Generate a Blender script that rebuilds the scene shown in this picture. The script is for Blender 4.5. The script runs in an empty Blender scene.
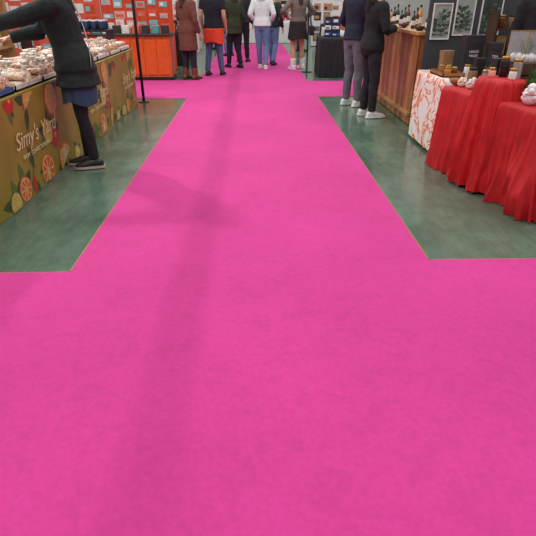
import bpy, bmesh, math, random
from mathutils import Vector, Matrix, noise
random.seed(7)
S=bpy.context.scene
COL=S.collection
H=1.4
S.view_settings.view_transform='Standard'

def lin(c):
    return tuple(((x/255)/12.92 if x/255<=0.04045 else (((x/255)+0.055)/1.055)**2.4) for x in c)+(1,)
MATS={}
def mat(name,rgb,rough=.7,var=.12,scale=12,bump=0.0,rgb2=None,metal=0,bscale=None,detail=4,contrast=None):
    if name in MATS: return MATS[name]
    m=bpy.data.materials.new(name); m.use_nodes=True
    nt=m.node_tree; b=nt.nodes['Principled BSDF']
    b.inputs['Roughness'].default_value=rough; b.inputs['Metallic'].default_value=metal
    tc=nt.nodes.new('ShaderNodeTexCoord'); n=nt.nodes.new('ShaderNodeTexNoise')
    n.inputs['Scale'].default_value=scale; n.inputs['Detail'].default_value=detail
    nt.links.new(tc.outputs['Object'],n.inputs['Vector'])
    r=nt.nodes.new('ShaderNodeValToRGB')
    c=lin(rgb); c2=lin(rgb2) if rgb2 else tuple(min(1,x*(1+var)+.005) for x in c[:3])+(1,)
    c1=c if rgb2 else tuple(x*(1-var) for x in c[:3])+(1,)
    lo,hi=contrast or (.3,.7)
    r.color_ramp.elements[0].position=lo; r.color_ramp.elements[1].position=hi
    r.color_ramp.elements[0].color=c1; r.color_ramp.elements[1].color=c2
    nt.links.new(n.outputs['Fac'],r.inputs['Fac']); nt.links.new(r.outputs['Color'],b.inputs['Base Color'])
    if bump:
        n2=nt.nodes.new('ShaderNodeTexNoise'); n2.inputs['Scale'].default_value=bscale or scale*3
        nt.links.new(tc.outputs['Object'],n2.inputs['Vector'])
        bp=nt.nodes.new('ShaderNodeBump'); bp.inputs['Strength'].default_value=bump; bp.inputs['Distance'].default_value=.01
        nt.links.new(n2.outputs['Fac'],bp.inputs['Height']); nt.links.new(bp.outputs['Normal'],b.inputs['Normal'])
    MATS[name]=m; return m
def vmat(name,cols,scale=60,rough=.35):
    if name in MATS: return MATS[name]
    m=bpy.data.materials.new(name); m.use_nodes=True; nt=m.node_tree; b=nt.nodes['Principled BSDF']
    b.inputs['Roughness'].default_value=rough
    tc=nt.nodes.new('ShaderNodeTexCoord'); v=nt.nodes.new('ShaderNodeTexVoronoi'); v.inputs['Scale'].default_value=scale
    nt.links.new(tc.outputs['Object'],v.inputs['Vector'])
    sp=nt.nodes.new('ShaderNodeSeparateColor'); nt.links.new(v.outputs['Color'],sp.inputs[0])
    r=nt.nodes.new('ShaderNodeValToRGB'); r.color_ramp.interpolation='CONSTANT'
    e=r.color_ramp.elements; e[0].color=lin(cols[0]); e[0].position=0
    e[1].color=lin(cols[1]); e[1].position=1/len(cols)
    for i,c in enumerate(cols[2:]):
        x=e.new((i+2)/len(cols)); x.color=lin(c)
    nt.links.new(sp.outputs[0],r.inputs['Fac']); nt.links.new(r.outputs['Color'],b.inputs['Base Color'])
    MATS[name]=m; return m
def glass(name,rgb,alpha=.35,rough=.05):
    if name in MATS: return MATS[name]
    m=mat(name,rgb,rough,.03,5); b=m.node_tree.nodes['Principled BSDF']; b.inputs['Alpha'].default_value=alpha
    return m
def wood(name,a,b_,scale=6,stretch=(12,12,1),rough=.45):
    m=mat(name,a,rough,rgb2=b_,scale=scale)
    nt=m.node_tree; n=[x for x in nt.nodes if x.type=='TEX_NOISE'][0]; tc=[x for x in nt.nodes if x.type=='TEX_COORD'][0]
    mp=nt.nodes.new('ShaderNodeMapping'); mp.inputs['Scale'].default_value=stretch
    nt.links.new(tc.outputs['Object'],mp.inputs['Vector']); nt.links.new(mp.outputs['Vector'],n.inputs['Vector']); return m
def multiply_noise(m,scale,lo,detail=8,p=(.3,.7),dist=0,stretch=None):
    nt=m.node_tree; b=nt.nodes['Principled BSDF']; tc=[x for x in nt.nodes if x.type=='TEX_COORD'][0]
    src=b.inputs['Base Color'].links[0].from_socket
    n3=nt.nodes.new('ShaderNodeTexNoise'); n3.inputs['Scale'].default_value=scale; n3.inputs['Detail'].default_value=detail; n3.inputs['Distortion'].default_value=dist
    vec=tc.outputs['Object']
    if stretch:
        mp=nt.nodes.new('ShaderNodeMapping'); mp.inputs['Scale'].default_value=stretch; nt.links.new(vec,mp.inputs['Vector']); vec=mp.outputs['Vector']
    nt.links.new(vec,n3.inputs['Vector'])
    r3=nt.nodes.new('ShaderNodeValToRGB'); r3.color_ramp.elements[0].position=p[0]; r3.color_ramp.elements[1].position=p[1]
    r3.color_ramp.elements[0].color=(lo,lo,lo,1); r3.color_ramp.elements[1].color=(1,1,1,1)
    nt.links.new(n3.outputs['Fac'],r3.inputs['Fac'])
    mx=nt.nodes.new('ShaderNodeMix'); mx.data_type='RGBA'; mx.blend_type='MULTIPLY'; mx.inputs['Factor'].default_value=1
    nt.links.new(src,mx.inputs['A']); nt.links.new(r3.outputs['Color'],mx.inputs['B']); nt.links.new(mx.outputs['Result'],b.inputs['Base Color'])

def obj_from(bm,name,mats,parent=None,smooth=False):
    bmesh.ops.recalc_face_normals(bm,faces=bm.faces[:])
    me=bpy.data.meshes.new(name); bm.to_mesh(me); bm.free()
    o=bpy.data.objects.new(name,me); COL.objects.link(o)
    for m in (mats if isinstance(mats,(list,tuple)) else [mats]): me.materials.append(m)
    if smooth:
        for p in me.polygons: p.use_smooth=True
    if parent: o.parent=parent
    return o
def tag(o,label=None,cat=None,group=None,kind=None):
    if label:o['label']=label
    if cat:o['category']=cat
    if group:o['group']=group
    if kind:o['kind']=kind
    return o
def empty(name,loc,label,cat,group=None,rot=0,kind=None):
    o=bpy.data.objects.new(name,None); o.empty_display_size=.1; COL.objects.link(o)
    o.location=loc; o.rotation_euler=(0,0,rot); return tag(o,label,cat,group,kind)
def bx(bm,x0,x1,y0,y1,z0,z1,mi=0,bev=0):
    vs=[bm.verts.new((x,y,z)) for z in (z0,z1) for y in (y0,y1) for x in (x0,x1)]
    fs=[bm.faces.new([vs[i] for i in q]) for q in ((0,1,3,2),(4,6,7,5),(0,4,5,1),(2,3,7,6),(0,2,6,4),(1,5,7,3))]
    for f in fs:f.material_index=mi
    if bev:
        es=list({e for f in fs for e in f.edges})
        bmesh.ops.bevel(bm,geom=es,offset=bev,segments=2,affect='EDGES',profile=.5)
def boxobj(name,b,m,parent=None,bev=0):
    bm=bmesh.new(); bx(bm,*b,bev=bev); return obj_from(bm,name,m,parent)
def lathe(bm,prof,n=16,mi=None,center=(0,0),sy=1,wave=None):
    rings=[]
    for k,(r,z) in enumerate(prof):
        ring=[]
        for i in range(n):
            a=2*math.pi*i/n; rr=r
            if wave and k in wave: rr=r*(1+wave[k]*math.sin(a*5+k))
            ring.append(bm.verts.new((center[0]+rr*math.cos(a),center[1]+rr*math.sin(a)*sy,z)))
        rings.append(ring)
    for k in range(len(rings)-1):
        for i in range(n):
            f=bm.faces.new((rings[k][i],rings[k][(i+1)%n],rings[k+1][(i+1)%n],rings[k+1][i]))
            if mi: f.material_index=mi[k]
    f=bm.faces.new(rings[0][::-1]); 
    if mi:f.material_index=mi[0]
    f=bm.faces.new(rings[-1])
    if mi:f.material_index=mi[-1]

# ------------------------------------------------ setting
M_floor=mat('sealed_green_concrete',(76,100,85),.18,scale=1.6,rgb2=(106,134,115),bump=.02,bscale=14,detail=10)
multiply_noise(M_floor,9,.86,10,(.35,.6),.6)
multiply_noise(M_floor,60,.88,6,(.4,.6),.2)
multiply_noise(M_floor,3,.88,8,(.42,.55),.8,(6,1,1))
fl=boxobj('floor',(-9,9,-5,24,-.1,0),M_floor); tag(fl,'grey-green sealed concrete hall floor','floor',kind='structure')
M_wall=mat('painted_wall',(205,203,200),.8,.06,2)
for n,b in (('wall_left',(-9.2,-9,-5,24,0,6)),('wall_right',(9,9.2,-5,24,0,6)),('wall_back',(-9,9,24,24.2,0,6)),('wall_front',(-9,9,-5.2,-5,0,6))):
    tag(boxobj(n,b,M_wall),'pale painted exhibition hall wall','wall',kind='structure')

M_carpet=mat('magenta_carpet',(201,52,137),.95,scale=.9,rgb2=(217,60,147),bump=.25,bscale=420,detail=8)
multiply_noise(M_carpet,45,.89)
multiply_noise(M_carpet,7,.94,8,(.36,.5),1.5)

outl=[(-6,-3),(6,-3),(6,2.69),(1.05,2.69),(1.05,8.62),(8,8.62),(8,10.45),(1.05,10.45),(1.05,20),(-1.085,20),(-1.085,10.6),(-8,10.6),(-8,8.5),(-1.085,8.5),(-1.085,2.59),(-6,2.59)]
carpet=empty('carpet',(0,0,0),'magenta pink event carpet laid along aisles','carpet')
bm=bmesh.new(); f=bm.faces.new([bm.verts.new((x,y,.001)) for x,y in outl])
r=bmesh.ops.extrude_face_region(bm,geom=[f]); bmesh.ops.translate(bm,vec=(0,0,.006),verts=[v for v in r['geom'] if isinstance(v,bmesh.types.BMVert)])
obj_from(bm,'carpet_pile',M_carpet,carpet)
bm=bmesh.new()
for (x0,y0),(x1,y1) in zip(outl,outl[1:]+outl[:1]):
    if min(y0,y1)<2 : continue
    w=.012
    bx(bm,min(x0,x1)-w,max(x0,x1)+w,min(y0,y1)-w,max(y0,y1)+w,0.0005,.0045)
obj_from(bm,'edge_tape',mat('olive_tape',(140,112,58),.7),carpet)

# ------------------------------------------------ generic furniture
M_met=mat('grey_metal',(120,122,125),.4,metal=.6); M_blk=mat('black_paint',(22,22,24),.5); M_top=mat('white_laminate',(215,213,208),.5,.04)
def table(x0,x1,y0,y1,zt,label,group=None,rot=0,c=None):
    cx,cy=((x0+x1)/2,(y0+y1)/2) if c is None else c
    hx,hy=(x1-x0)/2,(y1-y0)/2
    e=empty('folding_table',(cx,cy,0),label,'table',group,rot)
    boxobj('table_top',(-hx,hx,-hy,hy,zt-.03,zt),M_top,e,.005)
    for sx in (-1,1):
        for sy in (-1,1):
            bm=bmesh.new(); lathe(bm,[(.015,0.001),(.015,zt-.03)],8,center=(sx*(hx-.08),sy*(hy-.08))); obj_from(bm,'leg',M_met,e,True)
    return e

def drape(name,cx,cy,hx,hy,zt,zb,m,label,rot=0,fl=.03,amp=.02,kf=9,seed=0,r=.03,levels=14,hem=0,cat='tablecloth'):
    bm=bmesh.new(); per=[]
    def edge(p,q,nrm,k):
        for i in range(k): per.append((p[0]+(q[0]-p[0])*i/k,p[1]+(q[1]-p[1])*i/k,nrm))
    kx=max(10,int(hx*2/.006)); ky=max(10,int(hy*2/.006))
    cs=[((hx-r),-(hy-r),-90),((hx-r),(hy-r),0),(-(hx-r),(hy-r),90),(-(hx-r),-(hy-r),180)]
    for ci,(ax,ay,a0) in enumerate(cs):
        for i in range(14):
            a=math.radians(a0+90*i/14); per.append((ax+r*math.cos(a),ay+r*math.sin(a),(math.cos(a),math.sin(a))))
        bx_,by_,_=cs[(ci+1)%4]; a=math.radians(a0+90); nn=(math.cos(a),math.sin(a))
        p=(ax+r*nn[0],ay+r*nn[1]); q=(bx_+r*nn[0],by_+r*nn[1])
        edge(p,q,nn,kx if ci%2 else ky)
    N=len(per); rows=[]
    for j in range(levels+1):
        f=j/levels; row=[]
        for i,(px,py,nn) in enumerate(per):
            ang=2*math.pi*i/N
            # irregular folds: narrow outward ridges separated by flatter troughs, merging towards the top
            gx,gy=px+nn[0]*.10,py+nn[1]*.10
            a1=noise.noise((gx*kf,gy*kf,seed+f*.45)); a2=noise.noise((gx*kf*2.1,gy*kf*2.1,seed+7+f*.5)); a3=noise.noise((gx*3,gy*3,seed+13))
            rdg=max(0,1-abs(a1)*4.2)**1.4
            rdg2=max(0,1-abs(a2)*4.5)**1.4
            w=1.15*rdg*(.6+1.2*abs(a3)+.3)+.45*rdg2+.5*a1
            g_=min(1,f/.06)**.7*(.18+.82*f)
            off=fl*f**.8+amp*g_*w
            z=zt-(zt-zb)*f + (hem*noise.noise((math.cos(ang)*3,math.sin(ang)*3,seed+5)))*f
            if j==levels: z=max(z,.004)
            if j==0: off=-.006; z=zt
            row.append(bm.verts.new((px+nn[0]*off,py+nn[1]*off,z)))
        rows.append(row)
    for j in range(levels):
        for i in range(N): bm.faces.new((rows[j][i],rows[j][(i+1)%N],rows[j+1][(i+1)%N],rows[j+1][i]))
    bm.faces.new(rows[0])
    o=obj_from(bm,name,m,None,True); o.location=(cx,cy,0); o.rotation_euler=(0,0,rot)
    return tag(o,label,cat)

# ------------------------------------------------ left treat stall
FX=-1.8
for i in range(3):
    y0=2.72+i*1.8; table(-2.62,-1.86,y0,y0+1.76,.755,'white folding table hidden behind a printed banner','stall tables')
def wave(y,z): return FX+.010*math.sin(y*5.1+1)*(1-z)+.006*math.sin(y*13)*(1-z)
M_ban=mat('olive_banner_print',(130,112,36),.5,.1,3,rgb2=(154,132,48))
Mf=[M_ban,mat('print_orange',(210,94,34),.5),mat('print_pale_orange',(218,150,76),.5),mat('print_red',(182,44,32),.5),mat('print_green',(84,106,40),.5),mat('print_yellow',(202,168,60),.5),mat('print_cream',(204,186,134),.5),mat('print_dark_green',(52,74,36),.5)]
ban=empty('banner_cloth',(FX,5.4,0),'olive printed banner with fruit drawings hanging over the stall front','banner')
bm=bmesh.new(); ny,nz=160,8; Y0,Y1=2.7,8.12; ZT=.775
g=[[bm.verts.new((wave(Y0+(Y1-Y0)*i/ny,ZT*k/nz+.005*(1-k/nz))-FX,Y0+(Y1-Y0)*i/ny-5.4,max(.006,ZT*k/nz))) for k in range(nz+1)] for i in range(ny+1)]
for i in range(ny):
    for k in range(nz): bm.faces.new((g[i][k],g[i+1][k],g[i+1][k+1],g[i][k+1]))
tp=[bm.verts.new((-.1,Y0+(Y1-Y0)*i/ny-5.4,ZT+.001)) for i in range(ny+1)]
for i in range(ny): bm.faces.new((g[i][nz],g[i+1][nz],tp[i+1],tp[i]))
def poly(pts,mi,off):
    vs=[]
    for y,z in pts:
        y=min(max(y,Y0+.01),Y1-.01); z=min(max(z,.012),ZT-.012)
        vs.append(bm.verts.new((wave(y,z)-FX+off,y-5.4,z)))
    try:
        f=bm.faces.new(vs); f.material_index=mi
    except Exception: pass
def disc(y,z,r,mi,off,n=22,sq=1,rot=0):
    poly([(y+r*math.cos(2*math.pi*i/n)*math.cos(rot)-r*sq*math.sin(2*math.pi*i/n)*math.sin(rot),z+r*math.cos(2*math.pi*i/n)*math.sin(rot)+r*sq*math.sin(2*math.pi*i/n)*math.cos(rot)) for i in range(n)],mi,off)
def cslice(y,z,r,rind,pith,pulp,half=None):
    tot=2*math.pi if half is None else math.pi; st=half or 0
    def arc(rr_,n=20): return [(y+rr_*math.cos(st+tot*i/n),z+rr_*math.sin(st+tot*i/n)) for i in range(n+(0 if half is None else 1))]
    poly(arc(r),rind,.003); poly(arc(r*.88),pith,.0045)
    k_=8 if half is None else 4
    for k in range(k_):
        a0=st+k*math.pi/4+.08; a1=st+(k+1)*math.pi/4-.08; c=(a0+a1)/2
        cy,cz=y+.1*r*math.cos(c),z+.1*r*math.sin(c)
        poly([(cy,cz)]+[(y+r*.8*math.cos(a0+(a1-a0)*t/4),z+r*.8*math.sin(a0+(a1-a0)*t/4)) for t in range(5)],pulp,.006)
def leaf(y,z,l,rot,mi,off=.003,w=.22):
    pts=[]
    for i in range(9): t=i/8; pts.append((t*l,math.sin(math.pi*t)*l*w))
    for i in range(7,0,-1): t=i/8; pts.append((t*l,-math.sin(math.pi*t)*l*w))
    poly([(y+a*math.cos(rot)-b_*math.sin(rot),z+a*math.sin(rot)+b_*math.cos(rot)) for a,b_ in pts],mi,off)
def pepper(y,z,l,rot,mi):
    pts=[]
    for i in range(12): t=i/11; pts.append((t*l,l*.16*math.sin(math.pi*min(1,t*1.15+.12))+l*.12*t*t))
    for i in range(11,-1,-1): t=i/11; pts.append((t*l,-l*.16*math.sin(math.pi*min(1,t*1.15+.12))+l*.12*t*t))
    poly([(y+a*math.cos(rot)-b_*math.sin(rot),z+a*math.sin(rot)+b_*math.cos(rot)) for a,b_ in pts],mi,.0035); leaf(y,z,l*.3,rot+3.1,4,.005,.12)
rr=random.Random(3)
for base in (2.75,4.55,6.35):
    spec=[(.10,.64,.14,'c'),(.04,.32,.10,'r'),(.20,.08,.15,'h'),(.50,.06,.09,'y'),(.52,.71,.19,'p'),(.84,.05,.10,'l'),(1.04,.10,.10,'c'),(1.22,.16,.22,'p'),(1.56,.10,.14,'c'),(1.70,.40,.11,'l'),(1.44,.70,.12,'h'),(1.08,.74,.08,'r')]
    for (dy,z,r_,k) in spec:
        y=base+dy
        for q in range(3): leaf(y+rr.uniform(-.06,.06),z+rr.uniform(-.04,.04),min(.2,r_*1.9),rr.uniform(0,6.28),rr.choice([4,7,7]),.002)
        if k=='c': cslice(y,z,r_,1,6,rr.choice([1,2]))
        elif k=='h': cslice(y,z,r_,1,6,2,rr.uniform(.3,1.2))
        elif k=='l': cslice(y,z,r_,4,6,5)
        elif k=='p': pepper(y,z,r_,rr.uniform(-2.6,-.4),rr.choice([3,3,1]))
        elif k=='y': disc(y,z,r_,5,.003,sq=.75,rot=rr.uniform(0,3)); disc(y+.01,z+.01,r_*.5,6,.0045,sq=.6)
        else: disc(y,z,r_,3,.003,sq=.9); disc(y+.015,z+.02,r_*.25,2,.0045); leaf(y,z+r_*.8,r_*.8,.6,4,.005); leaf(y,z+r_*.8,r_*.8,2.4,4,.005)
obj_from(bm,'printed_fabric',Mf,ban)
def text(body,size,loc,rot,m,parent,name='lettering',shear=0,ext=.0008,bold=0,align='CENTER'):
    c=bpy.data.curves.new(name,'FONT'); c.body=body; c.size=size; c.align_x=align; c.shear=shear; c.extrude=ext; c.offset=bold
    o=bpy.data.objects.new(name,c); COL.objects.link(o); dg=bpy.context.evaluated_depsgraph_get(); dg.update()
    me=bpy.data.meshes.new_from_object(o.evaluated_get(dg)); COL.objects.unlink(o); bpy.data.objects.remove(o)
    o=bpy.data.objects.new(name,me); COL.objects.link(o); me.materials.clear(); me.materials.append(m); o.location=loc; o.rotation_euler=rot
    if parent:o.parent=parent
    return o
R_X=(math.pi/2,0,math.pi/2)
Mlet=mat('pale_gold_lettering',(222,206,160),.5)
for yy in (4.14,5.95,7.6):
    text("Simy's",.18,(.020,yy-5.4+.06,.40),R_X,Mlet,ban,'printed_lettering',.4,bold=-.001,align='RIGHT')
    text("Yard",.18,(.020,yy-5.4+.11,.40),R_X,Mlet,ban,'printed_lettering',.4,bold=-.001,align='LEFT')
    text("FROM",.048,(.020,yy-5.4-.17,.315),R_X,Mlet,ban,'printed_lettering',align='RIGHT')
    text("CONFECTIONERS",.048,(.020,yy-5.4-.14,.315),R_X,Mlet,ban,'printed_lettering',align='LEFT')

M_blue=mat('blue_plastic',(60,98,150),.4); M_wtray=mat('white_plastic',(220,220,215),.4)
for i in range(9):
    y0=2.95+i*.58; m=M_blue if i in (0,1) else M_wtray
    e=empty('display_tray',(-2.22,y0+.27,.778),('blue' if m is M_blue else 'white')+' plastic tray full of bagged sweets on the stall table','tray','stall trays')
    bm=bmesh.new(); bx(bm,-.38,.38,-.27,.27,0,.012)
    bx(bm,-.38,-.37,-.27,.27,0,.045);bx(bm,.37,.38,-.27,.27,.0,.045);bx(bm,-.38,.38,-.27,-.26,0,.045);bx(bm,-.38,.38,.26,.27,0,.045)
    obj_from(bm,'tray_body',m,e)
clear=mat('cellophane',(228,216,202),.12,.08); tie=mat('rust_tie',(180,84,56),.4)
conts=[vmat('nuts_mix',[(196,146,98),(226,196,160),(206,166,124),(132,82,50)],90),vmat('white_sweets',[(240,230,216),(214,190,164),(246,240,232),(196,160,128)],90),
 vmat('pink_sweets',[(216,146,130),(240,220,206),(190,92,80),(236,214,196)],90),vmat('caramel',[(186,124,72),(220,184,146),(156,94,54),(226,204,176)],90),vmat('mixed_sweets',[(204,90,56),(230,206,150),(232,222,208),(130,80,56),(216,190,164)],90),
 vmat('cream_biscuits',[(226,200,160),(204,168,124),(238,222,196)],90)]
bagm=[]
for c in conts:
    for k in range(2):
        bm=bmesh.new()
        if k==0:
            lathe(bm,[(.03,0),(.06,.006),(.068,.04),(.062,.085),(.04,.115),(.014,.13),(.014,.138),(.034,.158),(.048,.178),(.03,.172)],14,[0,0,0,0,1,2,1,1,1],sy=.75,wave={6:.2,7:.25,8:.3})
        else:
            n=8
            gt=[[None]*(n+1) for _ in range(n+1)]; gb=[[None]*(n+1) for _ in range(n+1)]
            for i in range(n+1):
                for j in range(n+1):
                    u=i/n*2-1; v=j/n*2-1; hgt=.032*max(0,(1-u**4)*(1-v**4))**.5
                    x=u*.075*(1-.06*v*v); y=v*.105*(1-.06*u*u)
                    gt[i][j]=bm.verts.new((x,y,.034+hgt+.003*noise.noise((u*4,v*4,1)))); 
                    gb[i][j]=gt[i][j] if hgt==0 else bm.verts.new((x,y,.034-hgt))
            for i in range(n):
                for j in range(n):
                    for G in (gt,gb):
                        q=[G[i][j],G[i+1][j],G[i+1][j+1],G[i][j+1]]
                        try:
                            f=bm.faces.new(q); f.material_index=1 if j in (0,n-1) else 0
                        except Exception: pass
        bagm.append((obj_from(bm,'sweet_bag',[c,clear,tie],None,True),k))
protos=[(o.data,k) for o,k in bagm]
for o,k in bagm: bpy.data.objects.remove(o)
names={0:'mixed nuts',1:'white sweets',2:'pink sweets',3:'caramel pieces',4:'multicoloured sweets',5:'cream biscuits'}
def bag(x,y,z,idx,rot=(0,0,0),s=1):
    me,k=protos[idx]; o=bpy.data.objects.new('sweet_bag',me); COL.objects.link(o); o.location=(x,y,z); o.rotation_euler=rot; o.scale=(s,s,s)
    tag(o,('tied' if k==0 else 'flat')+' clear bag of '+names[idx//2]+' on the sweets stall','sweet bag','sweet bags on the stall')
rb=random.Random(11)
y=3.02; row=0
while y<7.95:
    sec=int((y-2.95)/.58)
    for r_,x in enumerate((-1.91,-2.04,-2.17,-2.30,-2.43)):
        if r_>=3 and y<4.4: continue
        ch=[0,5,3,1,2,4]
        idx=ch[(sec*2+r_*2+row//3)%6]*2+(0 if (sec+r_//2)%2 else 1)
        if rb.random()<.3: idx=rb.choice([2,3,10,11,0,6,7])
        k=protos[idx][1]; zz=.793
        if k==0: bag(x+rb.uniform(-.012,.012),y+rb.uniform(-.012,.012),zz,idx,(rb.uniform(-.15,.15),rb.uniform(-.15,.15),rb.uniform(0,6)),rb.uniform(.76,.9))
        else:
            bag(x,y,zz,idx,(0,0,rb.uniform(-.3,.3)+1.57),.75); 
            bag(x+rb.uniform(-.02,.02),y+rb.uniform(-.02,.02),zz+.052,idx,(rb.uniform(-.15,.15),.12,rb.uniform(-.7,.7)+1.57),.75)
    y+=.135; row+=1
e=empty('stall_post',(-1.73,8.2,0),'thin black steel post at the stall corner','post')
bm=bmesh.new(); lathe(bm,[(.022,.02),(.022,2.6)],10); obj_from(bm,'post_tube',M_blk,e,True)
bm=bmesh.new(); lathe(bm,[(.08,.001),(.08,.012),(.03,.02)],16); obj_from(bm,'base_plate',M_blk,e)
e=empty('riser_shelf',(-3.06,8.30,0),'dark riser bench with rows of preserve jars','shelf')
boxobj('shelf_board',(-.38,.95,-.17,.17,1.0,1.03),M_blk,e)
for sx in (-.36,.90): boxobj('side_panel',(sx,sx+.03,-.17,.17,.002,1.0),M_blk,e)
bm=bmesh.new(); lathe(bm,[(.035,0),(.042,.01),(.042,.085),(.034,.1),(.038,.102),(.038,.122),(.03,.124)],14,[0,0,0,0,1,1,1]); pj=obj_from(bm,'preserve_jar',[mat('dark_preserve',(40,58,86),.15),mat('jar_lid',(190,196,204),.3,metal=.5)],None,True)
jarm=pj.data; bpy.data.objects.remove(pj)
for i in range(11):
    for j in range(3):
        o=bpy.data.objects.new('preserve_jar',jarm); COL.objects.link(o); o.location=(-3.36+i*.114,8.19+j*.11,1.031)
        tag(o,'dark glass preserve jar with silver lid on the bench','jar','preserve jars')
e=empty('shelving_unit',(-3.7,6.6,0),'wooden shelving unit behind the sweets stall','shelf')
Mw=wood('light_wood',(176,128,78),(206,160,104))
for z in (.4,.8,1.2,1.6): boxobj('shelf_board',(-.18,.18,-1.5,1.5,z,z+.025),Mw,e)
for yy in (-1.5,0,1.5): boxobj('upright',(-.19,.19,yy-.02,yy+.02,.001,1.9),Mw,e)
bxm=[mat('box_red',(200,52,44),.5),mat('box_coral',(232,112,84),.5),mat('box_white',(232,230,226),.5),mat('box_teal',(90,170,170),.5),mat('box_orange',(232,130,50),.5),mat('box_dark',(54,50,52),.5),mat('box_kraft',(176,136,94),.6)]
bproto=[]
for i,m in enumerate(bxm):
    bm=bmesh.new(); bx(bm,-.08,.08,-.07,.07,0,.2,0,.006); bx(bm,.0805,.082,-.05,.05,.05,.14,1)
    o=obj_from(bm,'snack_box',[m,bxm[(i+2)%5]]); bproto.append(o.data); bpy.data.objects.remove(o)
bn=['red','coral','white','teal','orange','dark','kraft brown']
def sbox(x,y,z,i,rot=0,s=(1,1,1),grp='boxes on the shelving',where='on the shelving unit'):
    o=bpy.data.objects.new('snack_box',bproto[i]); COL.objects.link(o); o.location=(x,y,z); o.rotation_euler=(0,0,rot); o.scale=s
    tag(o,bn[i]+' cardboard product box '+where,'box',grp)
for z in (.426,.826,1.226):
    for side in (-1,1):
        for k in range(7): sbox(-3.7,6.6+side*.75+(k-3)*.19,z,rb.choice([0,0,1,2,3,4]),0,(1,1,rb.uniform(.9,1.3)))

# ------------------------------------------------ people
SK=mat('skin',(205,150,122),.5,.05,8)
def ringtube(bm,rings,n=14):
    R=[]
    for c,a,b_ in rings:
        R.append([bm.verts.new(c+a*math.cos(2*math.pi*i/n)+b_*math.sin(2*math.pi*i/n)) for i in range(n)])
    for k in range(len(R)-1):
        for i in range(n): bm.faces.new((R[k][i],R[k][(i+1)%n],R[k+1][(i+1)%n],R[k+1][i]))
    bm.faces.new(R[0][::-1]); bm.faces.new(R[-1]); return R
def limb(bm,pts,rads,n=12):
    P=[Vector(p) for p in pts]; Q=[];Rd=[]
    for i in range(len(P)-1):
        for t in (0,.25,.5,.75):
            p0=P[max(i-1,0)];p1=P[i];p2=P[i+1];p3=P[min(i+2,len(P)-1)]
            lin_=p1.lerp(p2,t); cr=.5*((2*p1)+(p2-p0)*t+(2*p0-5*p1+4*p2-p3)*t*t+(-p0+3*p1-3*p2+p3)*t**3)
            Q.append(lin_.lerp(cr,.6)); Rd.append(rads[i]*(1-t)+rads[i+1]*t)
    Q.append(P[-1]);Rd.append(rads[-1])
    rings=[]
    for i,q in enumerate(Q):
        t=(Q[min(i+1,len(Q)-1)]-Q[max(i-1,0)]).normalized()
        ref=Vector((0,1,0)) if abs(t.y)<.8 else Vector((1,0,0))
        a=t.cross(ref).normalized(); b_=t.cross(a).normalized(); rings.append((q,a*Rd[i],b_*Rd[i]))
    ringtube(bm,rings,n)
def ball(bm,c,rx,ry,rz,R=None):
    m=Matrix.Translation(c)@(R or Matrix.Identity(4))@Matrix.Diagonal((rx,ry,rz,1))
    bmesh.ops.create_icosphere(bm,subdivisions=3,radius=1,matrix=m)
def solid(bm,name,m,parent,voxel=.012,sm=3,fold=0,ff=7,seed=0):
    o=obj_from(bm,name,m,None,True)
    md=o.modifiers.new('r','REMESH'); md.mode='VOXEL'; md.voxel_size=voxel; md.use_smooth_shade=True
    s=o.modifiers.new('s','SMOOTH'); s.factor=.5; s.iterations=sm
    dg=bpy.context.evaluated_depsgraph_get(); dg.update()
    me=bpy.data.meshes.new_from_object(o.evaluated_get(dg)); old=o.data; o.modifiers.clear(); o.data=me; bpy.data.meshes.remove(old)
    me.name=name
    if fold:
        nn=[v.normal.copy() for v in me.vertices]
        for v,n_ in zip(me.vertices,nn):
            c=v.co; w=noise.noise((c.x*ff,c.y*ff,c.z*ff*.9+seed))+.5*noise.noise((c.x*ff*2.3+seed,c.y*ff*2.3,c.z*ff*2.8))
            w-=.35*abs(math.sin(c.z*22+5*noise.noise((c.x*6,c.y*6,seed))))
            v.co=c+n_*fold*w
    for p in me.polygons:p.use_smooth=True
    o.parent=parent
    return o
def hand(bm,w,d,pn,side,curl=.35,s=1):
    d=d.normalized(); pn=(pn-d*pn.dot(d)).normalized(); sv=d.cross(pn).normalized()*side
    ringtube(bm,[(w-d*.02,sv*.024*s,pn*.02*s),(w+d*.02*s,sv*.028*s,pn*.017*s),(w+d*.06*s,sv*.040*s,pn*.014*s),(w+d*.092*s,sv*.038*s,pn*.011*s)],12)
    for k,(o_,l) in enumerate(((.030,.068),(.010,.078),(-.011,.072),(-.031,.056))):
        p=w+d*(.085*s)+sv*o_*s; dd=(d+sv*o_*2.2).normalized(); pts=[p];a=curl*(.5+.1*k)
        for q in (.45,.32,.26):
            ax=dd.cross(pn).normalized(); dd=(Matrix.Rotation(a,3,ax)@dd).normalized(); p=p+dd*l*q*1.1*s; pts.append(p); a=curl*.8
        limb(bm,pts,[.0092*s,.0088*s,.008*s,.0065*s],8)
    p=w+d*.025*s+sv*.02*s; q=p+(d*.6+sv*.75+pn*.25).normalized()*.045*s; r_=q+(d*.9+sv*.25+pn*.25).normalized()*.035*s
    limb(bm,[p,q,r_],[.013*s,.0105*s,.008*s],8)

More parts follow.
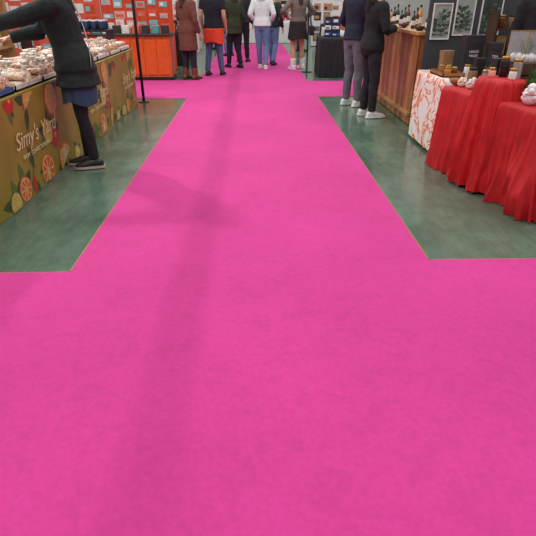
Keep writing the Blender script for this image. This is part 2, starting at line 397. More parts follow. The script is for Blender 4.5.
def person(name_lbl,loc,face,h,top,bottom,shoe,hair,lean=0,arms=None,legs=None,vox=.012,sleeve=1.0,skirt=None,topz=.86,bare=False,boots=False,skin=SK,female=True,hood=False,bulk=0,long=False,strap=None,fold=.008,flare=.05):
    s=h/1.7
    root=empty('person',loc,name_lbl,'person',None,math.radians(face))
    ca,sa=math.cos(lean),math.sin(lean)
    def L(p):
        x,y_,z=p
        if z<=.92: return Vector((x*s,y_*s,z*s))
        zz=z-.92; return Vector((x*s,(y_*ca+zz*sa)*s,(.92+zz*ca-y_*sa)*s))
    X=Vector((1,0,0)); Yv=Vector((0,ca,-sa)); Y0_=Vector((0,1,0))
    sh=.17 if female else .19
    tor=[(.80,.11,.085),(.88,.165,.115),(.96,.165 if female else .155,.11),(1.08,.13 if female else .15,.095),(1.22,.15 if female else .168,.11),(1.33,.165 if female else .185,.105),(1.40,.14 if female else .16,.085),(1.435,.07,.065),(1.50,.052,.055),(1.56,.05,.055)]
    def torso(bm,inf,z0,z1,flare=0,shr=1):
        rings=[]
        for z,a,b_ in tor:
            if z<z0-.001 or z>z1: continue
            k=inf+flare*max(0,(1.1-z)); q=shr if z<1.42 else 1
            rings.append((L((0,.0,z)),X*(a*q+k)*s,(Yv if z>.92 else Y0_)*(b_*q+k)*s))
        ringtube(bm,rings,20)
    if arms is None: arms=[((-.235,-.03,1.10),(-.24,.07,.87)),((.235,-.03,1.10),(.24,.07,.87))]
    if legs is None: legs=[((-.095,.02,.48),(-.10,-.01,.09)),((.095,.03,.48),(.105,.03,.09))]
    al=.85 if sleeve>=.9 else 1; ll=1 if bare else .80
    bm=bmesh.new(); torso(bm,0,0,2,0,.92)
    hc=L((0,.02,1.60)); RH=Matrix.Rotation(-lean,4,'X')
    ball(bm,hc+Vector((0,0,.01*s)),.074*s,.092*s,.108*s,RH); ball(bm,hc+RH.to_3x3()@Vector((0,.035,-.055))*s,.052*s,.05*s,.055*s,RH)
    f3=RH.to_3x3()
    limb(bm,[hc+f3@Vector((0,.088,.015))*s,hc+f3@Vector((0,.105,-.015))*s,hc+f3@Vector((0,.10,-.03))*s],[.008*s,.012*s,.013*s],8)
    for sx in (-1,1): ball(bm,hc+f3@Vector((sx*.077,-.005,-.005))*s,.01*s,.018*s,.03*s,RH)
    for i,(e_,w_) in enumerate(arms):
        sx=-1 if i==0 else 1
        S0=L((sx*(sh-.01),0,1.37)); E=Vector(e_)*s; W=Vector(w_)*s
        limb(bm,[L((sx*.10,0,1.36)),S0,S0.lerp(E,.5),E,E.lerp(W,.35),W],[.05*s*al,.052*s*al,.045*s*al,.037*s*al,.039*s*al,.025*s])
        d=(W-E).normalized(); pn=Vector((-sx,0,0)) if abs(d.z)>.5 else Vector((0,0,-1))
        side=1
        sv=d.cross(pn); 
        if (sv.y<0 if abs(d.z)>.5 else sv.x*(-sx)<0): side=-1
        hand(bm,W,d,pn,side,s=s)
    for i,(k_,a_) in enumerate(legs):
        sx=-1 if i==0 else 1; K=Vector(k_)*s; A=Vector(a_)*s; Hh=Vector((sx*.085,0,.88))*s
        limb(bm,[Hh,Hh.lerp(K,.4),K,K.lerp(A,.35)+Vector((0,-.012,0)),A],[.088*s*ll,.078*s*ll,.052*s*ll,.052*s*ll,.035*s*ll])
        limb(bm,[A+Vector((0,-.04,-.045))*s,A+Vector((0,.06,-.05))*s,A+Vector((0,.16,-.062))*s],[.030*s,.030*s,.018*s])
    solid(bm,'body',skin,root,vox if vox<.01 else .010,2)
    for sx in (-1,1):
        bm=bmesh.new(); ball(bm,hc+f3@Vector((sx*.03,.083,.012))*s,.011*s,.008*s,.007*s,RH); obj_from(bm,'eye',mat('eye_dark',(40,30,26),.2),root,True)
    bm=bmesh.new(); ball(bm,hc+f3@Vector((0,.084,-.06))*s,.024*s,.008*s,.007*s,RH); obj_from(bm,'mouth',mat('lips',(170,90,84),.5),root,True)
    bm=bmesh.new(); ball(bm,hc+f3@Vector((0,-.018,.03))*s,.086*s,.096*s,.105*s,RH)
    if long: limb(bm,[hc+f3@Vector((0,-.05,0))*s,L((0,-.08,1.48)),L((0,-.115,1.30))],[.08*s,.075*s,.045*s])
    solid(bm,'hair',hair,root,.01,2,.006,14,1)
    bm=bmesh.new(); torso(bm,.022+bulk,topz,1.435,flare)
    if topz<.80:
        ringtube(bm,[(Vector((0,0,topz*s)),X*(.185+bulk+flare*.3)*s,Y0_*(.145+bulk+flare*.3)*s),(Vector((0,0,.9*s)),X*(.185+bulk)*s,Y0_*(.14+bulk)*s)],20)
    for i,(e_,w_) in enumerate(arms):
        sx=-1 if i==0 else 1
        S0=L((sx*(sh-.005),0,1.37)); E=Vector(e_)*s; W=Vector(w_)*s; b2=bulk*.6
        if sleeve>=.9: limb(bm,[L((sx*.10,0,1.36)),S0,S0.lerp(E,.5),E,E.lerp(W,.35),W],[(.066+b2)*s,(.070+b2)*s,(.062+b2)*s,(.053+b2)*s,(.052+b2)*s,(.040+b2)*s])
        else: limb(bm,[L((sx*.10,0,1.36)),S0,S0.lerp(E,sleeve)],[(.066)*s,(.07)*s,(.064)*s])
    if hood: ball(bm,L((0,-.09,1.42)),.10*s,.06*s,.07*s)
    solid(bm,'jacket' if sleeve>=.9 else 'shirt',top,root,vox,2,fold*s,6,loc[0]*3)
    if strap:
        bm=bmesh.new(); k=bulk+.034; prev=None
        for t in range(17):
            f=t/16; z=1.40-.50*f; x=(.10-.24*f)
            yb=-math.sqrt(max(.05,1-(x/(.165+k))**2))*(.108+k+flare*.2*f)
            c=L((x,yb,z)); w_=Vector((.012,0,.006))*s
            cur=(bm.verts.new(c-w_),bm.verts.new(c+w_))
            if prev: bm.faces.new((prev[0],prev[1],cur[1],cur[0]))
            prev=cur
        o=obj_from(bm,'shoulder_strap',strap,root,True); md=o.modifiers.new('t','SOLIDIFY'); md.thickness=.004; md.offset=0
    if not bare:
        bm=bmesh.new()
        ringtube(bm,[(Vector((0,0,.80*s)),X*.13*s,Y0_*.105*s),(Vector((0,0,.88*s)),X*.185*s,Y0_*.13*s),(Vector((0,0,.97*s)),X*.178*s,Y0_*.125*s)],20)
        for i,(k_,a_) in enumerate(legs):
            sx=-1 if i==0 else 1; K=Vector(k_)*s; A=Vector(a_)*s; Hh=Vector((sx*.085,0,.88))*s
            q=.012 if skirt and 'leggings' in bottom.name else 0
            limb(bm,[Hh,Hh.lerp(K,.4),K,K.lerp(A,.35)+Vector((0,-.01,0)),A+Vector((0,0,.0))],[(.102-q)*s,(.092-q)*s,(.070-q)*s,(.066-q)*s,(.054-q)*s])
        solid(bm,'leggings' if 'leggings' in bottom.name else 'trousers',bottom,root,vox,2,.007*s if not(skirt) else .003,8,loc[1])
    if skirt:
        zt,zb,m,flare_=skirt[:4]; bm=bmesh.new(); R=[]; n=60
        for j in range(9):
            f=j/8; z=zt+(zb-zt)*f; a=.19+flare_*f; b_=.145+flare_*f; row=[]
            for i in range(n):
                t=2*math.pi*i/n; w=1+.05*f*math.sin(t*9+2*math.sin(t*2))
                row.append(bm.verts.new(Vector((a*w*math.cos(t),b_*w*math.sin(t),z+.02*f*math.sin(t*3)))*s))
            R.append(row)
        for j in range(8):
            for i in range(n): bm.faces.new((R[j][i],R[j][(i+1)%n],R[j+1][(i+1)%n],R[j+1][i]))
        bm.faces.new(R[0])
        if len(skirt)>4:
            for sx in (-1,1): limb(bm,[Vector((sx*.17,.06,zt-.03))*s,Vector((sx*.06,.17,zt-.05))*s,Vector((-sx*.05,.18,zt-.12))*s,Vector((-sx*.07,.19,zt-.30))*s],[.035*s,.032*s,.035*s,.03*s])
        obj_from(bm,skirt[4] if len(skirt)>4 else 'skirt',m,root,True)
    for i,(k_,a_) in enumerate(legs):
        A=Vector(a_)*s; bm=bmesh.new(); base=A.z-.09*s
        rr_=[(-.075,.026,.03,.045),(-.06,.036,.045,.052),(-.02,.040,.058,.06),(.05,.044,.046,.05),(.11,.048,.034,.040),(.16,.044,.027,.033),(.19,.025,.018,.026)]
        ringtube(bm,[(Vector((A.x,A.y+y_*s,base+zc*s)),X*w*s,Vector((0,0,1))*hh*.9*s) for y_,w,hh,zc in rr_],16)
        if boots: limb(bm,[A+Vector((0,0,-.03)),A+Vector((0,-.005,.14))*s],[.058*s,.064*s])
        so=solid(bm,'boot' if boots else 'shoe',shoe[0],root,.009,2)
        bm=bmesh.new(); P=[(-.085,.02),(-.07,.036),(-.02,.041),(.05,.046),(.11,.05),(.16,.046),(.195,.026)]
        out=[(w,y_) for y_,w in P]+[(-w,y_) for y_,w in reversed(P)]
        f=bm.faces.new([bm.verts.new((A.x+x*s,A.y+y_*s,base+.008*s)) for x,y_ in out])
        r2=bmesh.ops.extrude_face_region(bm,geom=[f]); bmesh.ops.translate(bm,vec=(0,0,.022*s),verts=[v for v in r2['geom'] if isinstance(v,bmesh.types.BMVert)])
        obj_from(bm,'sole',shoe[1],so)
    return root
K=lambda n,c,**k: mat(n,c,k.pop('rough',.85),k.pop('var',.15),k.pop('scale',25),bump=.15)
c_black=K('black_green_knit',(15,29,26)); c_dark=K('dark_trousers',(28,29,34)); c_navy=K('navy_cotton',(26,33,54)); c_grey=K('grey_denim',(104,106,116))
c_denim=K('blue_denim',(44,68,90)); c_ljean=K('light_jeans',(104,134,172)); c_hood=K('white_fleece',(226,244,238)); c_olive=K('olive_jacket',(50,58,36))
c_brown=K('brown_coat',(106,64,48)); c_or=K('orange_red_fleece',(226,68,34)); c_taupe=K('taupe_knit',(118,106,98)); c_skirt=K('dark_brown_skirt',(38,28,26)); c_char=K('charcoal_wool',(40,42,46)); c_gr=K('grey_sweat',(140,144,146))
h_blk=mat('black_hair',(24,20,18),.4); h_br=mat('brown_hair',(70,46,32),.4)
sh_w=(mat('white_leather',(226,228,226),.5),mat('white_rubber',(235,234,230),.5)); sh_b=(mat('black_shoe',(30,30,32),.4),mat('pale_rubber',(200,172,164),.5)); sh_bb=(sh_b[0],mat('black_rubber',(24,24,24),.6)); sh_br=(mat('brown_leather',(120,66,42),.4),mat('black_rubber2',(34,28,24),.6))

person('person in loose black-green jumper and blue skirt reaching over sweets',(-1.56,4.74,0),102,1.70,c_black,K('black_leggings',(20,20,24)),sh_b,h_blk,lean=.20,
  arms=[((-.26,.40,1.27),(-.19,.68,1.20)),((.26,.28,1.16),(.20,.52,1.12))],legs=[((-.075,.01,.48),(-.075,-.04,.09)),((.08,.03,.48),(.085,.03,.09))],vox=.009,skirt=(.92,.60,c_denim,.01),topz=.74,bulk=.018,flare=.12,long=True,strap=mat('pale_strap',(190,186,170),.6))
person('person in black jacket, black trousers and white trainers',(1.53,6.98,0),-78,1.66,K('black_jacket',(18,19,23)),c_dark,sh_w,h_blk,lean=.06,
  arms=[((-.25,.02,1.10),(-.17,.22,1.12)),((.26,.05,1.10),(.15,.22,1.13))],vox=.010,topz=.80,bulk=.008,long=True,hood=True)
person('person in navy top, grey jeans and white trainers',(1.45,7.80,0),-60,1.76,c_navy,c_grey,sh_w,h_br,female=False,
  arms=[((-.27,-.02,1.10),(-.22,.20,1.0)),((.27,.02,1.10),(.2,.24,1.05))],vox=.010,topz=.86)
person('person in long brown coat and brown boots',(-1.28,10.75,0),-35,1.68,c_brown,c_dark,sh_br,h_br,topz=.55,bulk=.008,boots=True,long=True,arms=[((-.25,.06,1.10),(-.14,.26,1.08)),((.235,-.03,1.10),(.24,.07,.87))])
person('person in navy shirt and jeans, orange jacket tied at waist',(-.82,11.35,0),-12,1.76,K('black_navy_cotton',(20,22,34)),K('mid_blue_jeans',(82,106,140)),sh_bb,h_blk,female=False,sleeve=.6,
  skirt=(.88,.62,c_or,.02,'tied_jacket'),legs=[((-.11,.02,.48),(-.14,-.05,.09)),((.10,.05,.48),(.13,.06,.09))],topz=.86)
person('person in olive hooded jacket and black trousers',(-.46,12.7,0),28,1.70,c_olive,c_dark,sh_bb,h_blk,hood=True,bulk=.015,topz=.74,legs=[((-.08,.06,.48),(-.08,.12,.09)),((.085,.0,.48),(.11,-.12,.10))])
person('person in charcoal coat walking away in dark trousers',(-.28,14.0,0),-15,1.78,c_char,c_dark,sh_bb,h_br,female=False,bulk=.015,topz=.82)
person('person in grey sweatshirt seen between other visitors',(-.70,15.6,0),30,1.66,c_gr,c_ljean,sh_bb,h_blk,bulk=.01,topz=.82)
person('person in white hooded sweatshirt and blue jeans',(.20,12.5,0),-8,1.74,c_hood,c_ljean,sh_w,h_br,hood=True,bulk=.004,fold=.002,
  arms=[((-.26,-.06,1.12),(-.20,.12,1.0)),((.26,-.06,1.12),(.20,.12,1.0))],legs=[((-.08,.06,.48),(-.07,.14,.09)),((.085,.0,.48),(.09,-.14,.10))],topz=.86)
person('person in charcoal jumper and blue jeans walking away',(.46,13.3,0),-25,1.64,c_char,c_ljean,sh_bb,h_blk,legs=[((-.08,.06,.48),(-.08,.16,.09)),((.085,.0,.48),(.09,-.16,.1))])
person('person in taupe jumper, dark skirt and white ankle boots',(1.00,12.45,0),24,1.74,c_taupe,c_skirt,(sh_w[0],sh_w[1]),h_br,bare=True,boots=True,skirt=(.98,.62,c_skirt,.035),long=True,
  arms=[((-.40,-.04,1.18),(-.22,.14,1.08)),((.40,-.04,1.16),(.20,.14,1.04))],legs=[((-.10,.03,.48),(-.12,-.04,.09)),((.12,.03,.48),(.17,.06,.09))])
person('person in dark coat browsing a distant stall',(1.45,17.0,0),-70,1.7,c_char,c_dark,sh_bb,h_br,bulk=.02,topz=.7)
person('person in dusty red jumper browsing a distant stall',(-1.2,17.9,0),70,1.66,K('dusty_red_knit',(150,60,54)),c_dark,sh_bb,h_blk,topz=.82)
person('stallholder in black top standing behind the goods',(2.80,5.30,0),160,1.72,K('black_top',(22,22,26)),c_dark,sh_bb,h_blk,topz=.82,bulk=.01)
e=empty('shoulder_bag',(1.30,12.32,.72),'small black shoulder bag hanging at the hip','bag')
boxobj('bag_body',(-.05,.05,-.12,.12,0,.2),M_blk,e,.02)
bm=bmesh.new(); limb(bm,[(0,-.09,.19),(-.04,-.02,.45),(-.09,0,.66),(-.06,.06,.45),(0,.09,.19)],[.008]*5,6); obj_from(bm,'strap',M_blk,e,True)

# ------------------------------------------------ orange counter stall
Mo=wood('orange_stained_wood',(206,84,24),(236,122,48),rough=.35)
e=empty('market_counter',(-2.47,10.95,0),'orange stained wooden counter with panelled front','counter')
boxobj('counter_top',(-.92,.88,-.32,.32,.80,.84),mat('dark_top',(48,42,40),.4),e,.005)
boxobj('counter_body',(-.88,.84,-.27,.28,.03,.80),Mo,e)
bm=bmesh.new()
for k in range(7):
    x=-.86+k*.245; bx(bm,x,x+.20,-.29,-.268,.10,.74,0,.008)
obj_from(bm,'front_panels',mat('orange_panel',(222,96,34),.3,.1,6),e)
boxobj('plinth',(-.9,.86,-.285,.3,.002,.06),M_blk,e)
for k in range(9): sbox(-3.25+k*.19,10.9+.05*(k%2),.841,rb.choice([2,5,3,1]),1.57,(1,1,.7),'boxes on the orange counter','on the orange counter')
def panel(name,x0,x1,y,z0,z1,cols,label,rows=3,seed=1,cat='poster',ncol=3):
    e=empty(name,((x0+x1)/2,y,z0),label,cat)
    bm=bmesh.new(); hx=(x1-x0)/2; hz=z1-z0; bx(bm,-hx,hx,0,.02,0,hz,0)
    q=random.Random(seed)
    for j in range(rows):
        for i in range(ncol):
            a=-hx+.03*hx+i*(1.9*hx/ncol)+q.uniform(0,.03)*hx; b2=a+1.9*hx/ncol*q.uniform(.6,.95); c=.06*hz+j*(.92*hz/rows)+q.uniform(0,.03)*hz; d=c+.92*hz/rows*q.uniform(.4,.9)
            k=1+q.randrange(len(cols)-1); bx(bm,a,b2,-.006,-.001,c,d,k)
            k2=1+(k+q.randrange(len(cols)-2))%(len(cols)-1) if len(cols)>2 else 0
            bx(bm,a+(b2-a)*.12,a+(b2-a)*q.uniform(.4,.85),-.009,-.0065,c+(d-c)*.2,c+(d-c)*q.uniform(.5,.85),k2)
    obj_from(bm,'printed_board',cols,e); boxobj('board_foot',(-hx,hx,-.02,.06,-z0+.001 if z0<.3 else -.02,0.001 if z0<.3 else 0),M_blk,e)
    return e
pc=mat('coral_print',(232,96,70),.5,.1,3); pw=mat('white_print',(236,234,234),.5); pt=mat('teal_print',(130,196,206),.5); po=mat('deep_orange_print',(214,72,32),.5); pp=mat('pink_print',(240,170,160),.5); pg=mat('grey_print',(120,120,122),.5); pb=mat('black_print',(36,36,40),.5); pbl=mat('blue_print',(50,90,160),.5); ptan=mat('tan_print',(186,140,100),.5)
panel('stall_backdrop',-5.6,-3.35,12.4,0.02,2.4,[pc,pw,pt,po,pw],'coral backdrop printed with pale product pictures',9,2,'backdrop',8)
panel('stall_backdrop',-3.3,-1.75,12.3,0.02,2.4,[po,pw,pc,pp,pt],'orange backdrop printed with pale product pictures',10,5,'backdrop',6)
panel('stall_backdrop',-8.5,-5.7,12.0,0.02,2.4,[pw,pc,po,pt,pbl],'white backdrop printed with red and teal pictures',9,8,'backdrop',8)

def farstall(x0,x1,y0,y1,clothm,clabel,seed,back=None):
    table(x0+.03,x1-.03,y0+.03,y1-.03,.74,'folding table under a cloth in a distant stall')
    drape('tablecloth',(x0+x1)/2,(y0+y1)/2,(x1-x0)/2,(y1-y0)/2,.748,.01,clothm,clabel,kf=6,seed=seed,fl=.02,amp=.02,levels=8)
    q=random.Random(seed)
    yy=y0+.12
    while yy<y1-.1:
        xx=x0+.14
        while xx<x1-.1:
            sbox(xx,yy,.749,q.randrange(7),q.choice([0,1.57]),(.9,.9,q.uniform(.5,1.4)),'boxes on distant stalls','on a distant stall'); xx+=.24
        yy+=.26
cw=mat('white_cloth',(222,220,218),.85,.05); cb=mat('black_cloth',(28,28,32),.85)
farstall(-2.6,-1.75,13.2,15.4,cb,'black cloth draped over a distant stall table',3)
farstall(-2.6,-1.75,15.8,18.2,cw,'white cloth draped over a distant stall table',4)
farstall(1.95,2.8,13.6,15.8,cw,'white cloth draped over a distant stall table',5)
farstall(2.2,3.0,16.2,18.2,cb,'black cloth draped over a distant stall table',6)
farstall(-1.2,1.4,20.6,21.4,cw,'long white cloth draped over the end stall table',7)
panel('stall_backdrop',-1.5,0,22.2,.02,2.4,[pg,pw,ptan,pw],'grey backdrop with white and tan pictures',7,3,'backdrop',5)
panel('stall_backdrop',.1,1.8,22.2,.02,2.4,[ptan,pw,pg,pb],'tan backdrop with white pictures',7,4,'backdrop',5)
panel('stall_backdrop',2.0,4.4,19.0,.02,2.4,[pw,pg,pb,ptan],'white backdrop with grey pictures',7,9,'backdrop',7)
panel('stall_backdrop',-4.6,-1.9,19.2,.02,2.4,[pw,pp,pc,pbl],'white backdrop with coral and blue pictures',7,6,'backdrop',7)
table(1.38,1.85,11.0,11.75,.74,'small folding table under black cloth')
drape('tablecloth',1.615,11.37,.26,.40,.748,.01,cb,'black cloth draped over a small square table',kf=9,seed=8,fl=.015,amp=.012)
panel('notice_board',1.46,1.78,11.3,.7485,1.12,[pb,pbl,pw],'black notice board with blue and white print on the small table',3,12,'sign',2)
e=empty('easel_post',(1.18,11.9,0),'thin black display post standing by the aisle','post')
bm=bmesh.new(); lathe(bm,[(.016,.015),(.016,2.2)],8); obj_from(bm,'post_tube',M_blk,e,True)
bm=bmesh.new(); lathe(bm,[(.12,.001),(.12,.012),(.02,.016)],16); obj_from(bm,'base_plate',M_blk,e)

# ------------------------------------------------ wooden bar counter on the right
Mb=wood('brown_planks',(156,98,52),(206,144,84),rough=.4); Mb2=wood('pale_counter_wood',(186,130,78),(214,162,106),stretch=(8,1,8),rough=.35)
Mbd=wood('brown_planks_dark',(132,80,42),(178,120,68),rough=.4)
e=empty('wooden_counter',(2.25,7.75,0),'tall brown plank bar counter','counter')
boxobj('counter_top',(-.34,.32,-1.38,1.5,1.045,1.085),Mb2,e,.006)
bm=bmesh.new()
for k in range(19):
    y0=-1.33+k*.146; bx(bm,-.30,-.275,y0,y0+.136,.01,1.045,0 if k%2 else 1,.004)
for k in range(4):
    x=-.27+k*.135; bx(bm,x,x+.127,-1.33,-1.31,.01,1.045,k%2,.004)
obj_from(bm,'plank_front',[Mb,Mbd],e)
boxobj('cabinet_body',(-.272,.28,-1.308,1.40,.01,1.044),mat('dark_wood',(64,40,26),.6),e)
boxobj('foot_rail',(-.33,-.301,-1.33,1.43,.12,.16),Mb2,e)
def bottle(x,y,z,m,lab,sc=1,grp='bottles on the wooden counter'):
    e=empty('bottle',(x,y,z),lab,'bottle',grp)
    bm=bmesh.new(); lathe(bm,[(.02*sc,0),(.033*sc,.004),(.035*sc,.02),(.035*sc,.15*sc),(.028*sc,.18*sc),(.013*sc,.20*sc),(.012*sc,.25*sc)],16); obj_from(bm,'glass_body',m,e,True)
    bm=bmesh.new(); lathe(bm,[(.0355*sc,.05*sc),(.0358*sc,.052*sc),(.0358*sc,.12*sc),(.0355*sc,.122*sc)],16); obj_from(bm,'paper_label',pw,e,True)
    bm=bmesh.new(); lathe(bm,[(.015*sc,.245*sc),(.015*sc,.275*sc)],12); obj_from(bm,'cap',M_blk,e,True)
bg=[mat('amber_glass',(110,56,20),.1),mat('green_glass',(40,66,40),.1),mat('dark_glass',(30,24,28),.1),mat('honey',(206,140,50),.15)]
for k in range(12):
    bottle(2.06+.1*(k%3),6.52+k*.2,1.086,bg[(k*3)%4],['amber','honey-coloured','dark','green'][k%4]+' glass bottle with white label on the wooden counter',.75+.12*(k%3))
for k in range(3):
    e=empty('serving_bowl',(2.00,6.60+k*.75,1.086),'small dark serving bowl on the wooden counter','bowl','bowls on the counter')
    bm=bmesh.new(); lathe(bm,[(.03,0),(.06,.02),(.07,.05),(.065,.05),(.05,.02)],18); obj_from(bm,'bowl_body',mat('dark_ceramic',(58,50,50),.3),e,True)

# ------------------------------------------------ dark partition and prints
Mp=mat('charcoal_partition',(58,62,66),.7,.08,3)
e=empty('partition_wall',(3.6,6.28,0),'charcoal partition panel between stalls','partition')
boxobj('partition_board',(-1.62,1.4,-.02,.02,.02,2.5),Mp,e)
for x in (-1.5,0,1.3): boxobj('partition_foot',(x,x+.06,-.2,.035,.001,.02),M_blk,e)
def frame(x0,x1,z0,z1,y,seed):
    e=empty('picture_frame',((x0+x1)/2,y,z0),['framed print of a dark green leafy sprig on the partition','framed print of dense fern leaves on the partition','framed dark leaf print on the partition'][seed%3],'picture','prints on the partition')
    hx=(x1-x0)/2; hz=z1-z0; t=.012
    bm=bmesh.new()
    bx(bm,-hx,hx,-.02,0,0,t);bx(bm,-hx,hx,-.02,0,hz-t,hz);bx(bm,-hx,-hx+t,-.02,0,t,hz-t);bx(bm,hx-t,hx,-.02,0,t,hz-t)
    obj_from(bm,'frame_border',mat('white_frame',(226,226,222),.5),e)
    bm=bmesh.new(); bx(bm,-hx+t,hx-t,-.010,-.002,t,hz-t,0)
    q=random.Random(seed+4); n_l=0
    for st in range(3):
        x0_=(st-1)*hx*.45; top=hz*q.uniform(.65,.9)
        bx(bm,x0_-.002,x0_+.002,-.0115,-.0102,hz*.1,top,1)
        for k in range(12):
            z=hz*.12+(top-hz*.2)*k/12; sx=1 if k%2 else -1; l=hx*q.uniform(.4,.62); a=q.uniform(-.2,1.1)
            pts=[]
            for i in range(7): u=i/6; pts.append((u*l,math.sin(math.pi*u)*l*.26))
            for i in range(5,0,-1): u=i/6; pts.append((u*l,-math.sin(math.pi*u)*l*.26))
            n_l+=1
            f=bm.faces.new([bm.verts.new((max(-hx+t,min(hx-t,x0_+sx*(p*math.cos(a)-w*math.sin(a)))),-.012-.0001*n_l,max(t,z+p*math.sin(a)+w*math.cos(a)))) for p,w in pts]); f.material_index=1+q.randrange(3)
    obj_from(bm,'botanical_print',[mat('print_paper',(150,158,152),.6) if seed!=2 else mat('print_slate',(54,62,62),.6),mat('leaf_deep',(40,58,46),.6),mat('leaf_mid',(62,84,66),.6),mat('leaf_grey',(98,114,100),.6)],e)
frame(2.02,2.235,1.01,1.38,6.259,0); frame(2.27,2.49,1.05,1.46,6.259,1); frame(2.56,2.80,1.05,1.46,6.259,2); frame(2.03,2.25,1.5,1.88,6.259,1); frame(2.3,2.52,1.55,1.95,6.259,0)

# ------------------------------------------------ white floral table
Mfl=mat('white_floral_cloth',(238,232,228),.8,scale=2.0,rgb2=(238,232,228),detail=5,contrast=(.40,.60))
n_=[x for x in Mfl.node_tree.nodes if x.type=='TEX_NOISE'][0]; n_.inputs['Distortion'].default_value=3.5
rp=[x for x in Mfl.node_tree.nodes if x.type=='VALTORGB'][0].color_ramp
a_=rp.elements.new(.46); a_.color=lin((238,232,228)); a_=rp.elements.new(.475); a_.color=lin((226,96,36)); a_=rp.elements.new(.52); a_.color=lin((236,150,66))
rp.elements[-1].position=.535
table(1.84,2.46,5.06,5.86,.72,'folding table under a white floral cloth')
drape('tablecloth',2.15,5.46,.34,.43,.728,.03,Mfl,'white cloth printed with orange branching flowers',kf=5,seed=2,fl=.01,amp=.008)
e=empty('serving_tray',(1.98,5.42,.729),'brown wooden tray holding small jars','tray')
bm=bmesh.new(); bx(bm,-.11,.11,-.2,.2,0,.012); bx(bm,-.11,-.10,-.2,.2,.0,.04);bx(bm,.10,.11,-.2,.2,0,.04);bx(bm,-.11,.11,-.2,-.19,0,.04);bx(bm,-.11,.11,.19,.2,0,.04); obj_from(bm,'tray_body',Mbd,e)
def jar(x,y,z,m,lidm,lab,r=.035,h_=.08):
    e=empty('glass_jar',(x,y,z),lab,'jar')
    bm=bmesh.new(); lathe(bm,[(r*.9,0),(r,.006),(r,h_*.85),(r*.85,h_)],16); obj_from(bm,'jar_body',m,e,True)
    bm=bmesh.new(); lathe(bm,[(r*.9,h_),(r*.9,h_+.018),(r*.8,h_+.02)],16); obj_from(bm,'jar_lid',lidm,e,True)
kraft=mat('kraft_paper',(150,112,76),.8); gold=mat('gold_lid',(190,150,70),.3,metal=.7)
for k in range(4): jar(1.94+.07*(k%2),5.30+.1*(k//2)*1.6,.742,[bg[3],bg[0],kraft,bg[3]][k],gold,'small amber jar with gold lid on the wooden tray',.03,.06)
for k in range(5): jar(2.15+.09*(k%3),5.2+.13*(k//3),.729,[pw,bg[0],bg[2],pw,bg[3]][k],[M_blk,gold][k%2],'small cosmetic jar on the floral tablecloth',.033,.09)
def signbox(x,y,z,w,d,h_,m,lab,rot=0,words=None):
    e=empty('display_box',(x,y,z),lab,'box',None,rot)
    boxobj('box_body',(-w/2,w/2,-d/2,d/2,0,h_),m,e,.004)
    boxobj('box_lid',(-w/2-.003,w/2+.003,-d/2-.003,d/2+.003,h_*.78,h_+.003),m,e,.003)
    if words: 
        for i,t in enumerate(words): text(t,.035,(0,-d/2-.004,h_*.55-i*.04),(math.pi/2,0,0),pw,e,'printed_lettering',ext=.0004)
signbox(2.27,5.60,.729,.20,.10,.36,pb,'tall black display box with white wording beside the jars',.1,['HAND','MADE'])
signbox(2.44,5.45,.729,.13,.10,.30,pb,'black display box beside the jars',-.1,['TEA'])
signbox(2.08,5.78,.729,.12,.08,.20,kraft,'brown kraft display box beside the jars',.2)
signbox(2.42,5.22,.729,.12,.1,.12,pw,'white product box on the floral tablecloth',.3)
wal=mat('walnut',(74,48,34),.5)
e=empty('display_rack',(2.85,5.95,0),'small dark display rack stacked with goods','shelf')
for z in (.5,.85,1.12): boxobj('shelf_board',(-.26,.26,-.12,.12,z,z+.02),wal,e)
for sx in (-.27,.25): boxobj('side_panel',(sx,sx+.02,-.12,.12,.001,1.3),wal,e)
for k in range(4): jar(2.67+.12*k,5.93,1.141,[bg[0],kraft,bg[3],pw][k],[gold,M_blk][k%2],'storage jar on the wooden display rack',.045,.11)
for k in range(3): sbox(2.69+.16*k,5.95,.871,[6,5,4][k],1.57,(.8,.8,1),'boxes on the display rack','on the display rack')

# ------------------------------------------------ red cloth tables
Mred=mat('red_cloth',(190,9,18),.62,.12,10,bump=.06)
ROT=math.radians(11.5)
table(0,.60,0,.54,.72,'folding table under a red cloth',rot=ROT,c=(2.26,3.70))
table(0,.60,0,.60,.72,'folding table under a red cloth',rot=ROT,c=(2.12,4.44))
drape('tablecloth',2.26,3.69,.345,.31,.728,.006,Mred,'bright red cloth draped in folds over the display table',ROT,fl=.025,amp=.060,kf=7,seed=4.3,hem=.02,r=.02,levels=28)
drape('tablecloth',2.10,4.44,.345,.33,.728,.006,Mred,'bright red cloth hanging in soft folds over a table',ROT,fl=.01,amp=.035,kf=6,seed=6.7,hem=.02,r=.02,levels=28)
drape('draped_fabric',1.94,4.09,.12,.16,.87,.02,mat('red_cloth_gathered',(200,11,21),.58,.12,10),'gathered red fabric falling from a raised stand',ROT,fl=.07,amp=.060,kf=9,seed=9.1,hem=.04,levels=32,cat='cloth',r=.03)
e=empty('wooden_crate',(2.19,4.28,.729),'dark wooden crate riser on the red cloth','crate',None,ROT)
bm=bmesh.new()
for z in (0,.08,.16): bx(bm,-.11,.11,-.15,-.14,z,z+.07); bx(bm,-.11,.11,.14,.15,z,z+.07); bx(bm,-.12,-.11,-.15,.15,z,z+.07); bx(bm,.11,.12,-.15,.15,z,z+.07)
bx(bm,-.12,.12,-.15,.15,.23,.24); obj_from(bm,'crate_slats',wal,e)
gl=glass('clear_glass',(225,232,232),.25)
Mg=[mat('leaf_green',(84,134,70),.5),mat('leaf_dark_green',(50,96,50),.5)]
